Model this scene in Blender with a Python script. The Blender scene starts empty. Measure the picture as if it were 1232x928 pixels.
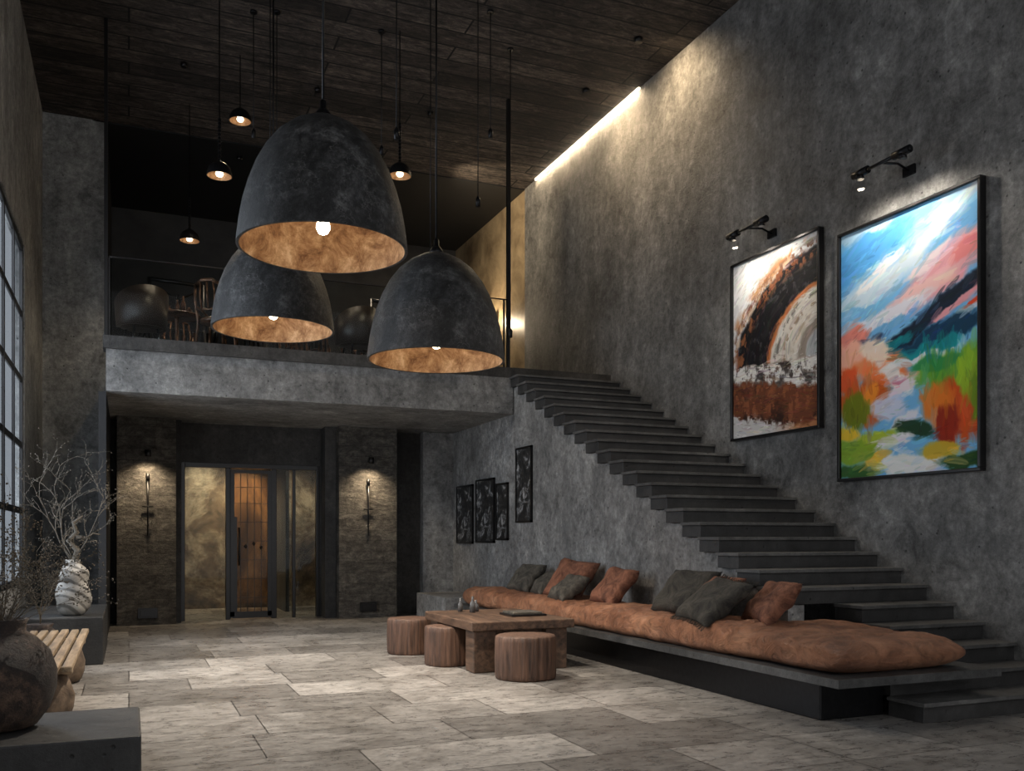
import bpy, bmesh, math, random
import numpy as np
from mathutils import Vector, Matrix, Euler
random.seed(7); np.random.seed(7)
scene=bpy.context.scene
try:
    scene.view_settings.view_transform='Standard'
    scene.view_settings.look='None'
    scene.view_settings.exposure=0.0
except Exception as e: print(e)

# ---------------------------------------------------------------- helpers
def lin(c):
    c=[v/255.0 for v in c[:3]]
    return tuple([(v/12.92 if v<=0.04045 else ((v+0.055)/1.055)**2.4) for v in c])+(1.0,)

class NT:
    def __init__(s,name):
        s.m=bpy.data.materials.new(name); s.m.use_nodes=True
        s.t=s.m.node_tree; s.b=s.t.nodes['Principled BSDF']; s.tc=None
    def n(s,ty,**kw):
        nd=s.t.nodes.new(ty)
        for k,v in kw.items(): setattr(nd,k,v)
        return nd
    def l(s,a,b): s.t.links.new(a,b)
    def coord(s,scale=(1,1,1),rot=(0,0,0)):
        if s.tc is None: s.tc=s.n('ShaderNodeTexCoord')
        mp=s.n('ShaderNodeMapping'); mp.inputs['Scale'].default_value=scale; mp.inputs['Rotation'].default_value=rot
        s.l(s.tc.outputs['Object'],mp.inputs['Vector']); return mp.outputs[0]
    def noise(s,sc,det=6,rough=.55,scale=(1,1,1),dist=0):
        nd=s.n('ShaderNodeTexNoise'); nd.inputs['Scale'].default_value=sc; nd.inputs['Detail'].default_value=det
        nd.inputs['Roughness'].default_value=rough; nd.inputs['Distortion'].default_value=dist
        s.l(s.coord(scale),nd.inputs['Vector']); return nd.outputs['Fac']
    def ramp(s,fac,stops):
        r=s.n('ShaderNodeValToRGB'); el=r.color_ramp.elements
        while len(el)<len(stops): el.new(.5)
        for e,(p,c) in zip(el,stops):
            e.position=p; e.color=c if len(c)==4 else tuple(c)+(1,)
        s.l(fac,r.inputs[0]); return r.outputs[0]
    def mix(s,a,b,f,mode='MIX'):
        m=s.n('ShaderNodeMix',data_type='RGBA',blend_type=mode)
        if isinstance(f,float): m.inputs[0].default_value=f
        else: s.l(f,m.inputs[0])
        for x,i in ((a,6),(b,7)):
            if isinstance(x,tuple): m.inputs[i].default_value=x
            else: s.l(x,m.inputs[i])
        return m.outputs[2]
    def bump(s,h,st=.3,d=.02,prev=None):
        b=s.n('ShaderNodeBump'); b.inputs['Strength'].default_value=st; b.inputs['Distance'].default_value=d
        s.l(h,b.inputs['Height'])
        if prev: s.l(prev,b.inputs['Normal'])
        return b.outputs[0]
    def out(s,col=None,rough=.6,metal=0,nrm=None):
        if col is not None:
            if isinstance(col,tuple): s.b.inputs['Base Color'].default_value=col
            else: s.l(col,s.b.inputs['Base Color'])
        if isinstance(rough,(int,float)): s.b.inputs['Roughness'].default_value=rough
        else: s.l(rough,s.b.inputs['Roughness'])
        s.b.inputs['Metallic'].default_value=metal
        if nrm: s.l(nrm,s.b.inputs['Normal'])
        return s.m

def g(v,t=(1,1,1)): return (v*t[0],v*t[1],v*t[2],1)

def concrete(name,lo,hi,tint=(1,1,1),rough=.68,bs=.45,con=1.0):
    a=NT(name)
    n1=a.noise(.45,9,.66,dist=.7,scale=(1,1,.7)); n2=a.noise(2.2,14,.80,dist=.5); n3=a.noise(28,4,.6); n4=a.noise(10,10,.82)
    c1=a.ramp(n1,[(.36,g(lo,tint)),(.5,g((lo+hi)/2,tint)),(.62,g(hi,tint))])
    c2=a.ramp(n2,[(.37,g(.34)),(.46,g(.80)),(.54,g(1.0)),(.65,g(1.6,(1,1,.97)))])
    c=a.mix(c1,c2,.85*con,'MULTIPLY')
    c=a.mix(c,a.ramp(n4,[(.38,g(.45)),(.52,g(1.0)),(.64,g(1.5))]),.75*con,'MULTIPLY')
    st=a.noise(3.0,6,.7,scale=(1,1,.22),dist=.6)
    c=a.mix(c,a.ramp(st,[(.38,g(.65)),(.6,g(1.15))]),.55*con,'MULTIPLY')
    v=a.n('ShaderNodeTexVoronoi'); v.inputs['Scale'].default_value=9; a.l(a.coord((1,1,1)),v.inputs['Vector'])
    pit=a.ramp(v.outputs['Distance'],[(.08,g(.15)),(.15,g(1))])
    msk=a.ramp(a.noise(1.7,5,.7),[(.45,g(0)),(.54,g(1))])
    pitm=a.mix(g(1),pit,msk)
    c=a.mix(c,pitm,.8,'MULTIPLY')
    b=a.bump(n2,bs,.06); b=a.bump(n4,bs,.03,b); b=a.bump(n3,bs*.5,.008,b); b=a.bump(pitm,.6,.012,b)
    r=a.ramp(n2,[(.3,g(rough-.12)),(.7,g(rough+.15))])
    return a.out(c,r,0,b)

def flat(name,col,rough=.5,metal=0,nb=0,sc=20):
    a=NT(name)
    n=a.noise(sc,5)
    c=a.mix(col,tuple([x*.6 for x in col[:3]])+(1,),a.ramp(n,[(.35,g(0)),(.7,g(1))]))
    return a.out(c,rough,metal,a.bump(n,nb,.01) if nb else None)

def wood(name,dark,light,grain=(1,14,14),sc=2.0,rough=.55,bs=.4):
    a=NT(name)
    n=a.noise(sc,9,.65,scale=grain,dist=.3); n2=a.noise(sc*.6,3)
    c=a.ramp(n,[(.3,dark),(.52,tuple([(x+y)/2 for x,y in zip(dark,light)])),(.72,light)])
    c=a.mix(c,a.ramp(n2,[(.3,g(.55)),(.7,g(1.1))]),.7,'MULTIPLY')
    return a.out(c,rough,0,a.bump(n,bs,.02))

def emis(name,col,st):
    a=NT(name); a.b.inputs['Emission Color'].default_value=col; a.b.inputs['Emission Strength'].default_value=st
    a.b.inputs['Base Color'].default_value=(0,0,0,1); return a.m

def glass(name,tint=(.9,.95,.95),refl=.5,rough=.0,base=.01):
    a=NT(name); t=a.t
    tr=a.n('ShaderNodeBsdfTransparent'); tr.inputs[0].default_value=tint+(1,)
    gl=a.n('ShaderNodeBsdfGlossy'); gl.inputs['Roughness'].default_value=rough
    lw=a.n('ShaderNodeLayerWeight'); lw.inputs[0].default_value=.5
    pw=a.n('ShaderNodeMath',operation='POWER'); a.l(lw.outputs['Facing'],pw.inputs[0]); pw.inputs[1].default_value=5
    ml=a.n('ShaderNodeMath',operation='MULTIPLY_ADD'); a.l(pw.outputs[0],ml.inputs[0]); ml.inputs[1].default_value=refl; ml.inputs[2].default_value=base
    mx=a.n('ShaderNodeMixShader'); a.l(ml.outputs[0],mx.inputs[0]); a.l(tr.outputs[0],mx.inputs[1]); a.l(gl.outputs[0],mx.inputs[2])
    a.l(mx.outputs[0],t.nodes['Material Output'].inputs['Surface']); return a.m

class MB:
    def __init__(s): s.bm=bmesh.new()
    def _tag(s,fs,mi,smooth=False):
        for f in fs: f.material_index=mi; f.smooth=smooth
    def box(s,x0,x1,y0,y1,z0,z1,mi=0,M=None):
        co=[(x,y,z) for z in (z0,z1) for y in (y0,y1) for x in (x0,x1)]
        vs=[s.bm.verts.new((M@Vector(c)) if M else c) for c in co]
        fs=[s.bm.faces.new([vs[i] for i in q]) for q in ((0,2,3,1),(4,5,7,6),(0,1,5,4),(2,6,7,3),(0,4,6,2),(1,3,7,5))]
        s._tag(fs,mi); return s
    def lathe(s,prof,c=(0,0,0),seg=48,mi=0,wob=None,M=None,smooth=True,cap=True):
        rings=[]
        for r,z in prof:
            ring=[]
            for i in range(seg):
                a=2*math.pi*i/seg
                rr=r*(wob(a,z) if wob else 1)
                v=Vector((c[0]+rr*math.cos(a),c[1]+rr*math.sin(a),c[2]+z))
                ring.append(s.bm.verts.new(M@v if M else v))
            rings.append(ring)
        fs=[]
        for j in range(len(rings)-1):
            for i in range(seg):
                k=(i+1)%seg
                fs.append(s.bm.faces.new((rings[j][i],rings[j][k],rings[j+1][k],rings[j+1][i])))
        s._tag(fs,mi,smooth)
        if cap:
            for rg in (rings[0],rings[-1]):
                try: s._tag([s.bm.faces.new(rg)],mi)
                except: pass
        return s
    def tube(s,pts,r,mi=0,seg=8,smooth=True):
        pts=[Vector(p) for p in pts]; rings=[]
        for i,p in enumerate(pts):
            d=(pts[min(i+1,len(pts)-1)]-pts[max(i-1,0)]).normalized()
            u=d.orthogonal().normalized()
            if i: u=(pu-d*pu.dot(d)).normalized()
            pu=u; w=d.cross(u)
            rr=r[i] if isinstance(r,(list,tuple)) else r
            rings.append([s.bm.verts.new(p+u*rr*math.cos(2*math.pi*k/seg)+w*rr*math.sin(2*math.pi*k/seg)) for k in range(seg)])
        fs=[]
        for j in range(len(rings)-1):
            for i in range(seg):
                k=(i+1)%seg
                fs.append(s.bm.faces.new((rings[j][i],rings[j][k],rings[j+1][k],rings[j+1][i])))
        s._tag(fs,mi,smooth)
        s._tag([s.bm.faces.new(rings[0]),s.bm.faces.new(rings[-1])],mi)
        return s
    def done(s,name,mats,bevel=0,parent=None,loc=None,rot=None,rec=True):
        if rec: bmesh.ops.recalc_face_normals(s.bm,faces=s.bm.faces)
        me=bpy.data.meshes.new(name); s.bm.to_mesh(me); s.bm.free()
        for m in (mats if isinstance(mats,(list,tuple)) else [mats]): me.materials.append(m)
        ob=bpy.data.objects.new(name,me); scene.collection.objects.link(ob)
        if bevel:
            b=ob.modifiers.new('bev','BEVEL'); b.width=bevel; b.segments=2; b.limit_method='ANGLE'
        if parent: ob.parent=parent
        if loc: ob.location=loc
        if rot: ob.rotation_euler=rot
        return ob

def box(name,x0,x1,y0,y1,z0,z1,mat,bevel=0,parent=None):
    return MB().box(x0,x1,y0,y1,z0,z1).done(name,mat,bevel,parent)
def empty(name,loc=(0,0,0)):
    e=bpy.data.objects.new(name,None); scene.collection.objects.link(e); e.location=loc; return e
def light(name,ty,loc,energy,col=(1,1,1),parent=None,rot=None,target=None,**kw):
    ld=bpy.data.lights.new(name,ty); ld.energy=energy; ld.color=col
    for k,v in kw.items(): setattr(ld,k,v)
    o=bpy.data.objects.new(name,ld); scene.collection.objects.link(o); o.location=loc
    if rot: o.rotation_euler=rot
    if target is not None:
        o.rotation_euler=(Vector(target)-Vector(loc)).to_track_quat('-Z','Y').to_euler()
    if parent: o.parent=parent
    return o

# ---------------------------------------------------------------- dims
W=7.84; S=5.97; CZ=9.0; XL=-1.4; YS=14.2; YB=17.6; YU=18.0
R=4.38/26; RUN=.348

# ---------------------------------------------------------------- materials
m_wall=concrete('concrete_wall',.12,.28,(1,.985,.95))
m_wallL=concrete('concrete_light',.26,.46,(.99,1,.98))
m_fascia=concrete('concrete_fascia',.18,.31,(1,.985,.95))
m_side=concrete('concrete_side',.17,.36,(1,.985,.95))
m_darkc=concrete('concrete_dark',.03,.07,(1,.96,.91))
m_black=flat('black_void',(.012,.012,.013,1),.6)
m_blackgl=flat('black_metal',(.018,.018,.02,1),.35,.6,.1)
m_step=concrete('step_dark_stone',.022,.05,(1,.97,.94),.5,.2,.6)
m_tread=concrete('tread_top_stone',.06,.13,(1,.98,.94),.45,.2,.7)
m_plat=concrete('platform_slate',.035,.10,(1,1,.98),.42,.3,.8)
m_block=concrete('block_slate',.02,.055,(1,1,.98),.5,.3,.8)
m_frame=flat('frame_black',(.012,.011,.011,1),.3,.2,.1)
m_glass=glass('clear_glass',refl=.3)
m_winglass=glass('window_tinted_glass',(.27,.30,.33),refl=.25)

# ceiling: weathered planks running along X
a=NT('ceiling_wood')
bk=a.n('ShaderNodeTexBrick'); bk.offset=.37; bk.inputs['Scale'].default_value=1; bk.inputs['Brick Width'].default_value=4.6; bk.inputs['Row Height'].default_value=.40
bk.inputs['Mortar Size'].default_value=.016; bk.inputs['Mortar'].default_value=(.002,.0015,.001,1)
bk.inputs['Color1'].default_value=(.036,.027,.022,1); bk.inputs['Color2'].default_value=(.135,.108,.090,1)
a.l(a.coord((1,1,1)),bk.inputs['Vector'])
n=a.noise(.9,14,.84,scale=(.8,5,5),dist=1.0); n2=a.noise(3.0,14,.86,scale=(1,2.6,2.6),dist=1.4); n5=a.noise(.7,6,.7)
c=a.mix(bk.outputs['Color'],a.ramp(n,[(.39,g(.15)),(.46,g(.65)),(.53,g(1.0)),(.62,g(2.0,(1,.98,.95)))]),.9,'MULTIPLY')
c=a.mix(c,a.ramp(n2,[(.39,g(.10)),(.5,g(.9)),(.62,g(2.5,(1,1,.97)))]),.9,'MULTIPLY')
c=a.mix(c,a.ramp(n5,[(.35,g(.6)),(.65,g(1.4))]),.8,'MULTIPLY')
b=a.bump(n,.9,.06); b=a.bump(n2,.9,.04,b); b=a.bump(bk.outputs['Fac'],-.8,.03,b)
m_ceil=a.out(c,.8,0,b)

# floor
a=NT('floor_stone_tiles')
bk=a.n('ShaderNodeTexBrick'); bk.offset=.42; bk.squash=.66; bk.squash_frequency=3; bk.inputs['Scale'].default_value=1; bk.inputs['Brick Width'].default_value=1.5; bk.inputs['Row Height'].default_value=.8
bk.inputs['Mortar Size'].default_value=.006; bk.inputs['Mortar'].default_value=(.05,.046,.042,1)
bk.inputs['Color1'].default_value=(.165,.153,.141,1); bk.inputs['Color2'].default_value=(.41,.386,.358,1)
a.l(a.coord((1,1,1),(0,0,0)),bk.inputs['Vector'])
n=a.noise(1.0,12,.76,dist=.8); n2=a.noise(5,10,.76,scale=(1,2.0,1),dist=.5); n4=a.noise(22,6,.7)
c=a.mix(bk.outputs['Color'],a.ramp(n,[(.35,g(.45,(1,.96,.92))),(.5,g(.92)),(.63,g(1.25))]),.85,'MULTIPLY')
c=a.mix(c,a.ramp(n2,[(.37,g(.45)),(.52,g(1.0)),(.64,g(1.2))]),.7,'MULTIPLY')
c=a.mix(c,a.ramp(n4,[(.38,g(.6)),(.55,g(1.05))]),.65,'MULTIPLY')
b=a.bump(n2,.12,.02); b=a.bump(n4,.08,.005,b); b=a.bump(bk.outputs['Fac'],-.4,.01,b)
m_floor=a.out(c,a.ramp(n2,[(.3,g(.2)),(.7,g(.42))]),0,b)

# pillar rough stone: coarse coursed blocks
a=NT('pillar_rough_stone')
nz=a.n('ShaderNodeTexNoise'); nz.inputs['Scale'].default_value=3; nz.inputs['Detail'].default_value=5
a.l(a.coord(),nz.inputs['Vector'])
vm=a.n('ShaderNodeVectorMath',operation='MULTIPLY_ADD'); a.l(nz.outputs['Color'],vm.inputs[0]); vm.inputs[1].default_value=(.10,.10,.10); a.l(a.coord((1,1,1),(math.radians(90),0,0)),vm.inputs[2])
bk=a.n('ShaderNodeTexBrick'); bk.inputs['Scale'].default_value=1; bk.inputs['Brick Width'].default_value=.95; bk.inputs['Row Height'].default_value=.2
bk.inputs['Mortar Size'].default_value=.010; bk.inputs['Mortar Smooth'].default_value=1; bk.inputs['Color1'].default_value=g(.75); bk.inputs['Color2'].default_value=g(1.2); bk.inputs['Mortar'].default_value=g(.4)
a.l(vm.outputs[0],bk.inputs['Vector'])
n=a.noise(3.0,12,.82,scale=(.9,1,1.8),dist=.5); n2=a.noise(11,8,.78,scale=(.8,1,1.2))
c=a.ramp(n,[(.34,(.038,.034,.029,1)),(.5,(.12,.108,.092,1)),(.64,(.24,.218,.185,1))])
c=a.mix(c,a.ramp(n2,[(.37,g(.35)),(.6,g(1.3))]),.85,'MULTIPLY')
c=a.mix(c,bk.outputs['Color'],.75,'MULTIPLY')
b=a.bump(n,1.,.09); b=a.bump(n2,.8,.035,b); b=a.bump(bk.outputs['Fac'],-.8,.04,b)
m_pillar=a.out(c,.75,0,b)

# pendant shell
a=NT('pendant_black_patina')
v=a.n('ShaderNodeTexVoronoi',feature='DISTANCE_TO_EDGE'); v.inputs['Scale'].default_value=2.6
nz=a.n('ShaderNodeTexNoise'); nz.inputs['Scale'].default_value=2.2; nz.inputs['Detail'].default_value=9; nz.inputs['Roughness'].default_value=.62
a.l(a.coord(),nz.inputs['Vector'])
vm=a.n('ShaderNodeVectorMath',operation='MULTIPLY_ADD'); a.l(nz.outputs['Color'],vm.inputs[0]); vm.inputs[1].default_value=(1.6,1.6,1.6); a.l(a.coord(),vm.inputs[2]); a.l(vm.outputs[0],v.inputs['Vector'])
crk=a.ramp(v.outputs['Distance'],[(.0,g(1)),(.014,g(0))])
msk=a.ramp(a.noise(2.1,4),[(.40,g(0)),(.52,g(.9))])
n=a.noise(2.2,12,.78,dist=.5); n2=a.noise(13,10,.84); n3=a.noise(5,12,.85,dist=1.0)
base=a.ramp(n,[(.36,g(.013)),(.5,g(.032)),(.64,g(.085))])
base=a.mix(base,a.ramp(n2,[(.39,g(.3)),(.5,g(1)),(.61,g(2.2))]),.85,'MULTIPLY')
base=a.mix(base,a.ramp(n3,[(.39,g(.45)),(.5,g(1)),(.61,g(1.9))]),.8,'MULTIPLY')
crm=a.mix(g(0),crk,msk)
c=a.mix(base,g(.22,(1,.98,.95)),crm)
b=a.bump(n,.6,.05); b=a.bump(n3,.6,.03,b); b=a.bump(n2,.7,.016,b); b=a.bump(crm,-.4,.012,b)
m_pend=a.out(c,a.ramp(n2,[(.3,g(.40)),(.7,g(.62))]),0,b)
a=NT('pendant_copper_lining')
n=a.noise(4,12,.80,dist=.4)
c=a.ramp(n,[(.36,(.14,.06,.024,1)),(.46,(.38,.21,.10,1)),(.54,(.58,.37,.20,1)),(.64,(.85,.64,.42,1))])
m_cop=a.out(c,.55,.1,a.bump(n,.6,.04))

# leather
a=NT('rust_leather')
n=a.noise(1.4,9,.65); n2=a.noise(4.5,9,.7,scale=(1,1,1),dist=2.2); n3=a.noise(60,3)
c=a.ramp(n,[(.32,lin((122,80,58))),(.5,lin((168,116,86))),(.68,lin((198,146,112)))])
c=a.mix(c,a.ramp(n2,[(.38,g(.45)),(.52,g(1.0)),(.66,g(1.2))]),.7,'MULTIPLY')
b=a.bump(n2,1.0,.08); b=a.bump(n3,.25,.004,b)
m_leather=a.out(c,.42,0,b)
def fabric(name,c0,c1):
    a=NT(name); n=a.noise(4,9,.7,dist=1.4); n3=a.noise(90,3)
    c=a.ramp(n,[(.36,c0),(.62,c1)]); b=a.bump(n,.9,.08); b=a.bump(n3,.4,.004,b)
    return a.out(c,.85,0,b)
m_rust=fabric('cushion_rust',lin((84,50,37)),lin((162,108,82)))
m_gray=fabric('cushion_gray',lin((44,42,38)),lin((104,98,88)))
m_dark=fabric('cushion_charcoal',lin((32,31,29)),lin((78,74,66)))
m_stool=wood('stool_wood',lin((48,34,27)),lin((130,96,76)),(12,12,1.0),2.0,.6,.8)
m_table=wood('table_wood',lin((44,32,25)),lin((124,96,76)),(9,1.2,9),2.0,.5,.6)
m_slat=wood('slat_wood',lin((84,70,54)),lin((176,152,122)),(10,1,10),2.0,.6,.5)
m_log=wood('log_wood',lin((60,48,38)),lin((130,110,90)),(4,4,4),2.0,.7,.8)
m_twig=flat('dry_twig',lin((104,96,84)),.8)
m_twigd=flat('dark_twig',lin((92,80,62)),.8)
a=NT('white_ceramic'); n=a.noise(3,8,.7)
sp=a.n('ShaderNodeTexWave',wave_type='BANDS',bands_direction='DIAGONAL'); sp.inputs['Scale'].default_value=2.6; sp.inputs['Distortion'].default_value=2; a.l(a.coord((1,1,2.2)),sp.inputs['Vector'])
c=a.ramp(n,[(.3,lin((104,100,94))),(.65,lin((176,172,164)))])
c=a.mix(c,a.ramp(sp.outputs['Fac'],[(.1,g(.22)),(.4,g(1))]),.8,'MULTIPLY')
m_cer=a.out(c,.5,0,a.bump(n,.3,.02))
a=NT('dark_clay'); n=a.noise(4,10,.78)
m_clay=a.out(a.ramp(n,[(.38,lin((20,16,14))),(.52,lin((48,37,31))),(.66,lin((112,90,74)))]),.5,0,a.bump(n,.8,.05))

# ---------------------------------------------------------------- shell
box('floor',XL-.12,W+.3,-1.5,22.6,-.2,0,m_floor)
box('ceiling',XL-.3,W+.3,-1.5,YU,CZ,CZ+.2,m_ceil)
box('wall_right',W,W+.25,-1.5,YU,0,CZ,m_wall)
w=MB(); wy0,wy1,wz0,wz1=8.6,15.0,.85,5.75; vy0,vy1=1.2,7.4
w.box(XL-.12,XL,-1.5,vy0,0,CZ); w.box(XL-.12,XL,vy1,wy0,0,CZ); w.box(XL-.12,XL,wy1,YU+.4,0,CZ)
for p0,p1 in ((wy0,wy1),(vy0,vy1)):
    w.box(XL-.12,XL,p0,p1,0,wz0); w.box(XL-.12,XL,p0,p1,wz1,CZ)
w.done('wall_left',m_wallL)
for nm,p0,p1 in (('window_1',wy0,wy1),('added_fill_window',vy0,vy1)):  # the second window is out of view, added to let more light in
    w=MB(); xa,xb=XL-.06,XL-.02
    w.box(xa,xb,p0,p0+.09,wz0,wz1); w.box(xa,xb,p1-.09,p1,wz0,wz1); w.box(xa,xb,p0,p1,wz1-.09,wz1); w.box(xa,xb,p0,p1,wz0,wz0+.09)
    for i in range(1,6):
        y=p0+(p1-p0)*i/6; w.box(xa+.01,xb,y-.05,y+.05,wz0,wz1)
    for z in (1.9,2.85,3.8,4.75): w.box(xa+.01,xb-.01,p0,p1,z-.045,z+.045)
    fr=w.done(nm,[m_frame])
    me=bpy.data.meshes.new('pane'); me.from_pydata([(xa+.02,p0,wz0),(xa+.02,p1,wz0),(xa+.02,p1,wz1),(xa+.02,p0,wz1)],[],[(0,1,2,3)]); me.materials.append(m_winglass)
    o=bpy.data.objects.new('pane',me); scene.collection.objects.link(o); o.parent=fr
box('wall_pier_left',XL,-.36,YU,YU+.4,0,CZ,m_wallL)
box('wall_blade_left',-.40,-.30,YS+.1,YU,0,3.6,m_black)
dx0,dx1,dz=.87,3.38,2.89
w=MB(); w.box(-.3,dx0,YB,YB+.15,0,3.6); w.box(dx1,5.5,YB,YB+.15,0,3.6); w.box(dx0,dx1,YB,YB+.15,dz,3.6)
w.done('wall_back_lower',m_darkc)
box('wall_back_panel',5.37,S+.2,YB-.25,YB+.15,0,3.6,m_side)
box('pillar_masonry_left',-.19,.76,17.0,YB,0,3.6,m_pillar)
box('pillar_masonry_right',3.62,4.73,17.0,YB,0,3.6,m_pillar)
w=MB(); w.box(.765,.86,17.25,YB,0,3.6); w.box(3.40,3.61,17.2,YB,0,3.6)
w.done('trim_1',m_darkc)
w=MB(); w.box(-.30,S,YS,YS+.3,3.6,4.2,0); w.box(-.30,W,YS+.3,YU+.1,3.6,4.2,1); w.box(S,W,YS+.05,YS+.3,3.6,4.2,1)
w.box(-.34,S-.9,YS-.06,YS+.3,4.2,4.38,2); w.box(-.3,W,YS+.3,22.6,4.2,4.38,2); w.box(S-.9,S,YS+.02,YS+.3,4.2,4.38,2); w.box(S,W,YS+.0,YS+.3,4.2,4.38,2)
w.done('mezzanine_floor_slab',[m_fascia,m_side,m_darkc])
a=NT('upper_dark_wall'); n=a.noise(1.2,8,.65)
m_updark=a.out(a.ramp(n,[(.35,g(.02)),(.65,g(.05,(1,.98,.95)))]),.5,0,a.bump(n,.2,.03))
box('wall_upper_back',-.6,W+.3,22.5,22.8,4.3,CZ,m_updark)
box('wall_upper_left',-.6,-.36,YU+.4,22.6,4.3,CZ,m_black)
box('ceiling_upper',-.6,W+.3,YU,22.8,CZ-.02,CZ+.2,m_black)
a=NT('warm_panel'); n=a.noise(1.2,9,.7,dist=.4)
m_warm=a.out(a.ramp(n,[(.35,lin((104,88,68))),(.65,lin((184,164,132)))]),.4)
box('wall_upper_right',W,W+.25,YU,22.6,4.3,CZ,m_warm)

# ---------------------------------------------------------------- stairs
stair=empty('staircase')
w=MB()
for k in range(6,26):
    y=YS-(26-k)*RUN
    w.box(S+.02,S+.22,y+.02,y+RUN+.02,0,(k-1)*R-.005)
w.box(S+.02,S+.22,YS+.02,YB-.25,0,3.6)
w.done('concrete_stringer',m_side,0,stair)
w=MB()
for k in range(1,26):
    y=YS-(26-k)*RUN; xl=S-.04 if (k<3 or k>5) else 6.62
    zb=(k-1)*R
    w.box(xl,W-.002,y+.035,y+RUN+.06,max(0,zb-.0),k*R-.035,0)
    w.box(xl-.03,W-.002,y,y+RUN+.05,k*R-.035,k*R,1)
w.box(6.62,W-.002,5.9,YS,0,.3,0)
w.done('steps',[m_step,m_tread],.004,stair)

# ---------------------------------------------------------------- LED strip + added wall-wash spots
led=empty('led_strip_light',(W,15.3,CZ))
box('strip',-.035,0,-2.1,2.1,-.03,0,emis('led_emit',(1,.86,.66,1),6),0,led)
o=light('strip_glow','AREA',(-.06,0,-.035),45,(1,.76,.48),led,shape='RECTANGLE',size=.03,size_y=4.2)
for yy,en in ((11.9,190),(13.6,150)):  # added spots with housings, extend the strip's glow along the wall
    ww=empty('added_wall_wash_spot',(W-.8,yy,CZ))
    MB().lathe([(.06,-.07),(.065,0)],seg=24).done('housing',m_frame,parent=ww)
    o=light('lamp_light','SPOT',(0,0,-.09),en,(1,.74,.45),ww,spot_size=2.4,spot_blend=1.0,shadow_soft_size=.05)
    o.rotation_euler=Vector((.9,.1,-1)).to_track_quat('-Z','Y').to_euler()

# ---------------------------------------------------------------- pendants
PR=[(.75,0),(.745,.06),(.725,.22),(.695,.38),(.65,.54),(.59,.70),(.51,.85),(.41,.98),(.29,1.08),(.17,1.145),(.07,1.175)]
def pendant(x,y,z,en):
    p=empty('dome_pendant_lamp',(x,y,z))
    w=MB(); w.lathe(PR,seg=96,mi=0,cap=False)
    w.lathe([(.75,0),(.735,-.006),(.722,0)],seg=96,mi=0,cap=False)
    w.lathe([(r-.028 if r>.1 else .05,zz-.0 if zz<.9 else zz-.03) for r,zz in PR],seg=96,mi=1,cap=False)
    w.done('shade',[m_pend,m_cop],parent=p,rec=False)
    w=MB(); w.lathe([(.075,1.16),(.075,1.2),(.05,1.24),(.03,1.26),(.03,1.32),(.012,1.34)],seg=24)
    w.tube([(0,0,1.3),(0,0,CZ-z)],.011); w.lathe([(.06,CZ-z-.04),(.06,CZ-z)],seg=24)
    w.tube([(0,0,.34),(0,0,1.17)],.012); w.lathe([(.03,.28),(.045,.29),(.045,.4),(.02,.42)],seg=20)
    w.done('cord_and_cap',m_blackgl,parent=p)
    w=MB(); w.lathe([(.005,.13),(.04,.145),(.062,.19),(.055,.235),(.03,.28)],seg=24)
    w.done('bulb',emis('bulb_emit',(1,.80,.55,1),42),parent=p)
    light('lamp_light','SPOT',(0,0,.10),en,(1,.89,.76),p,spot_size=2.0,spot_blend=.8,shadow_soft_size=.04)
    return p
pendant(1.60,8.18,4.08,800)
pendant(3.10,9.54,3.44,280)
pendant(1.67,11.72,4.11,800)

def small_pendant(u,v,d,chain=True):
    lat=(u-616)/1100*d; X=lat*.9223+d*.3865; Y=d*.9223-lat*.3865; z=1.5+(648-v)/1100*d
    p=empty('small_pendant_light',(X,Y,z))
    w=MB(); w.lathe([(.17,0),(.165,.05),(.14,.12),(.09,.17),(.03,.2)],seg=32,cap=False)
    w.lathe([(.16,0),(.15,.05),(.12,.11),(.05,.15)],seg=32,mi=1,cap=False)
    if chain:
        for i in range(12):
            zz=.2+.05*i
            w.lathe([(.018,zz),(.026,zz+.02),(.018,zz+.04)],seg=8)
    w.tube([(0,0,.18),(0,0,CZ-z)],.008)
    w.done('shade_and_chain',[m_blackgl,m_cop],parent=p,rec=False)
    w=MB(); w.lathe([(.005,-.005),(.04,.0),(.055,.03),(.04,.07)],seg=16); w.done('bulb',emis('bulb_emit_s',(1,.8,.55,1),5),parent=p)
    light('lamp_light','SPOT',(0,0,-.03),45,(1,.8,.55),p,spot_size=2.4,spot_blend=.6,shadow_soft_size=.03)
small_pendant(264,212,12.5); small_pendant(481,212,13.5); small_pendant(228,290,15.8); small_pendant(289,146,14.2,False)
def wire(u,v,d,r=.007):
    lat=(u-616)/1100*d; X=lat*.9223+d*.3865; Y=d*.9223-lat*.3865; z=1.5+(648-v)/1100*d
    w=MB(); w.tube([(X,Y,z),(X,Y,CZ)],r); w.lathe([(.03,0),(.035,.1),(.015,.14)],c=(X,Y,z-.08),seg=12); w.lathe([(.05,-.03),(.05,0)],c=(X,Y,CZ),seg=16)
    w.done('hanging_cable',m_blackgl)
for u,v,d in ((325,215,12),(333,200,13),(477,160,10.5),(518,330,11.5),(575,242,12.5),(590,160,13),(614,400,14),(459,180,13.5),(305,160,13)):
    wire(u,v,d)

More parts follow.
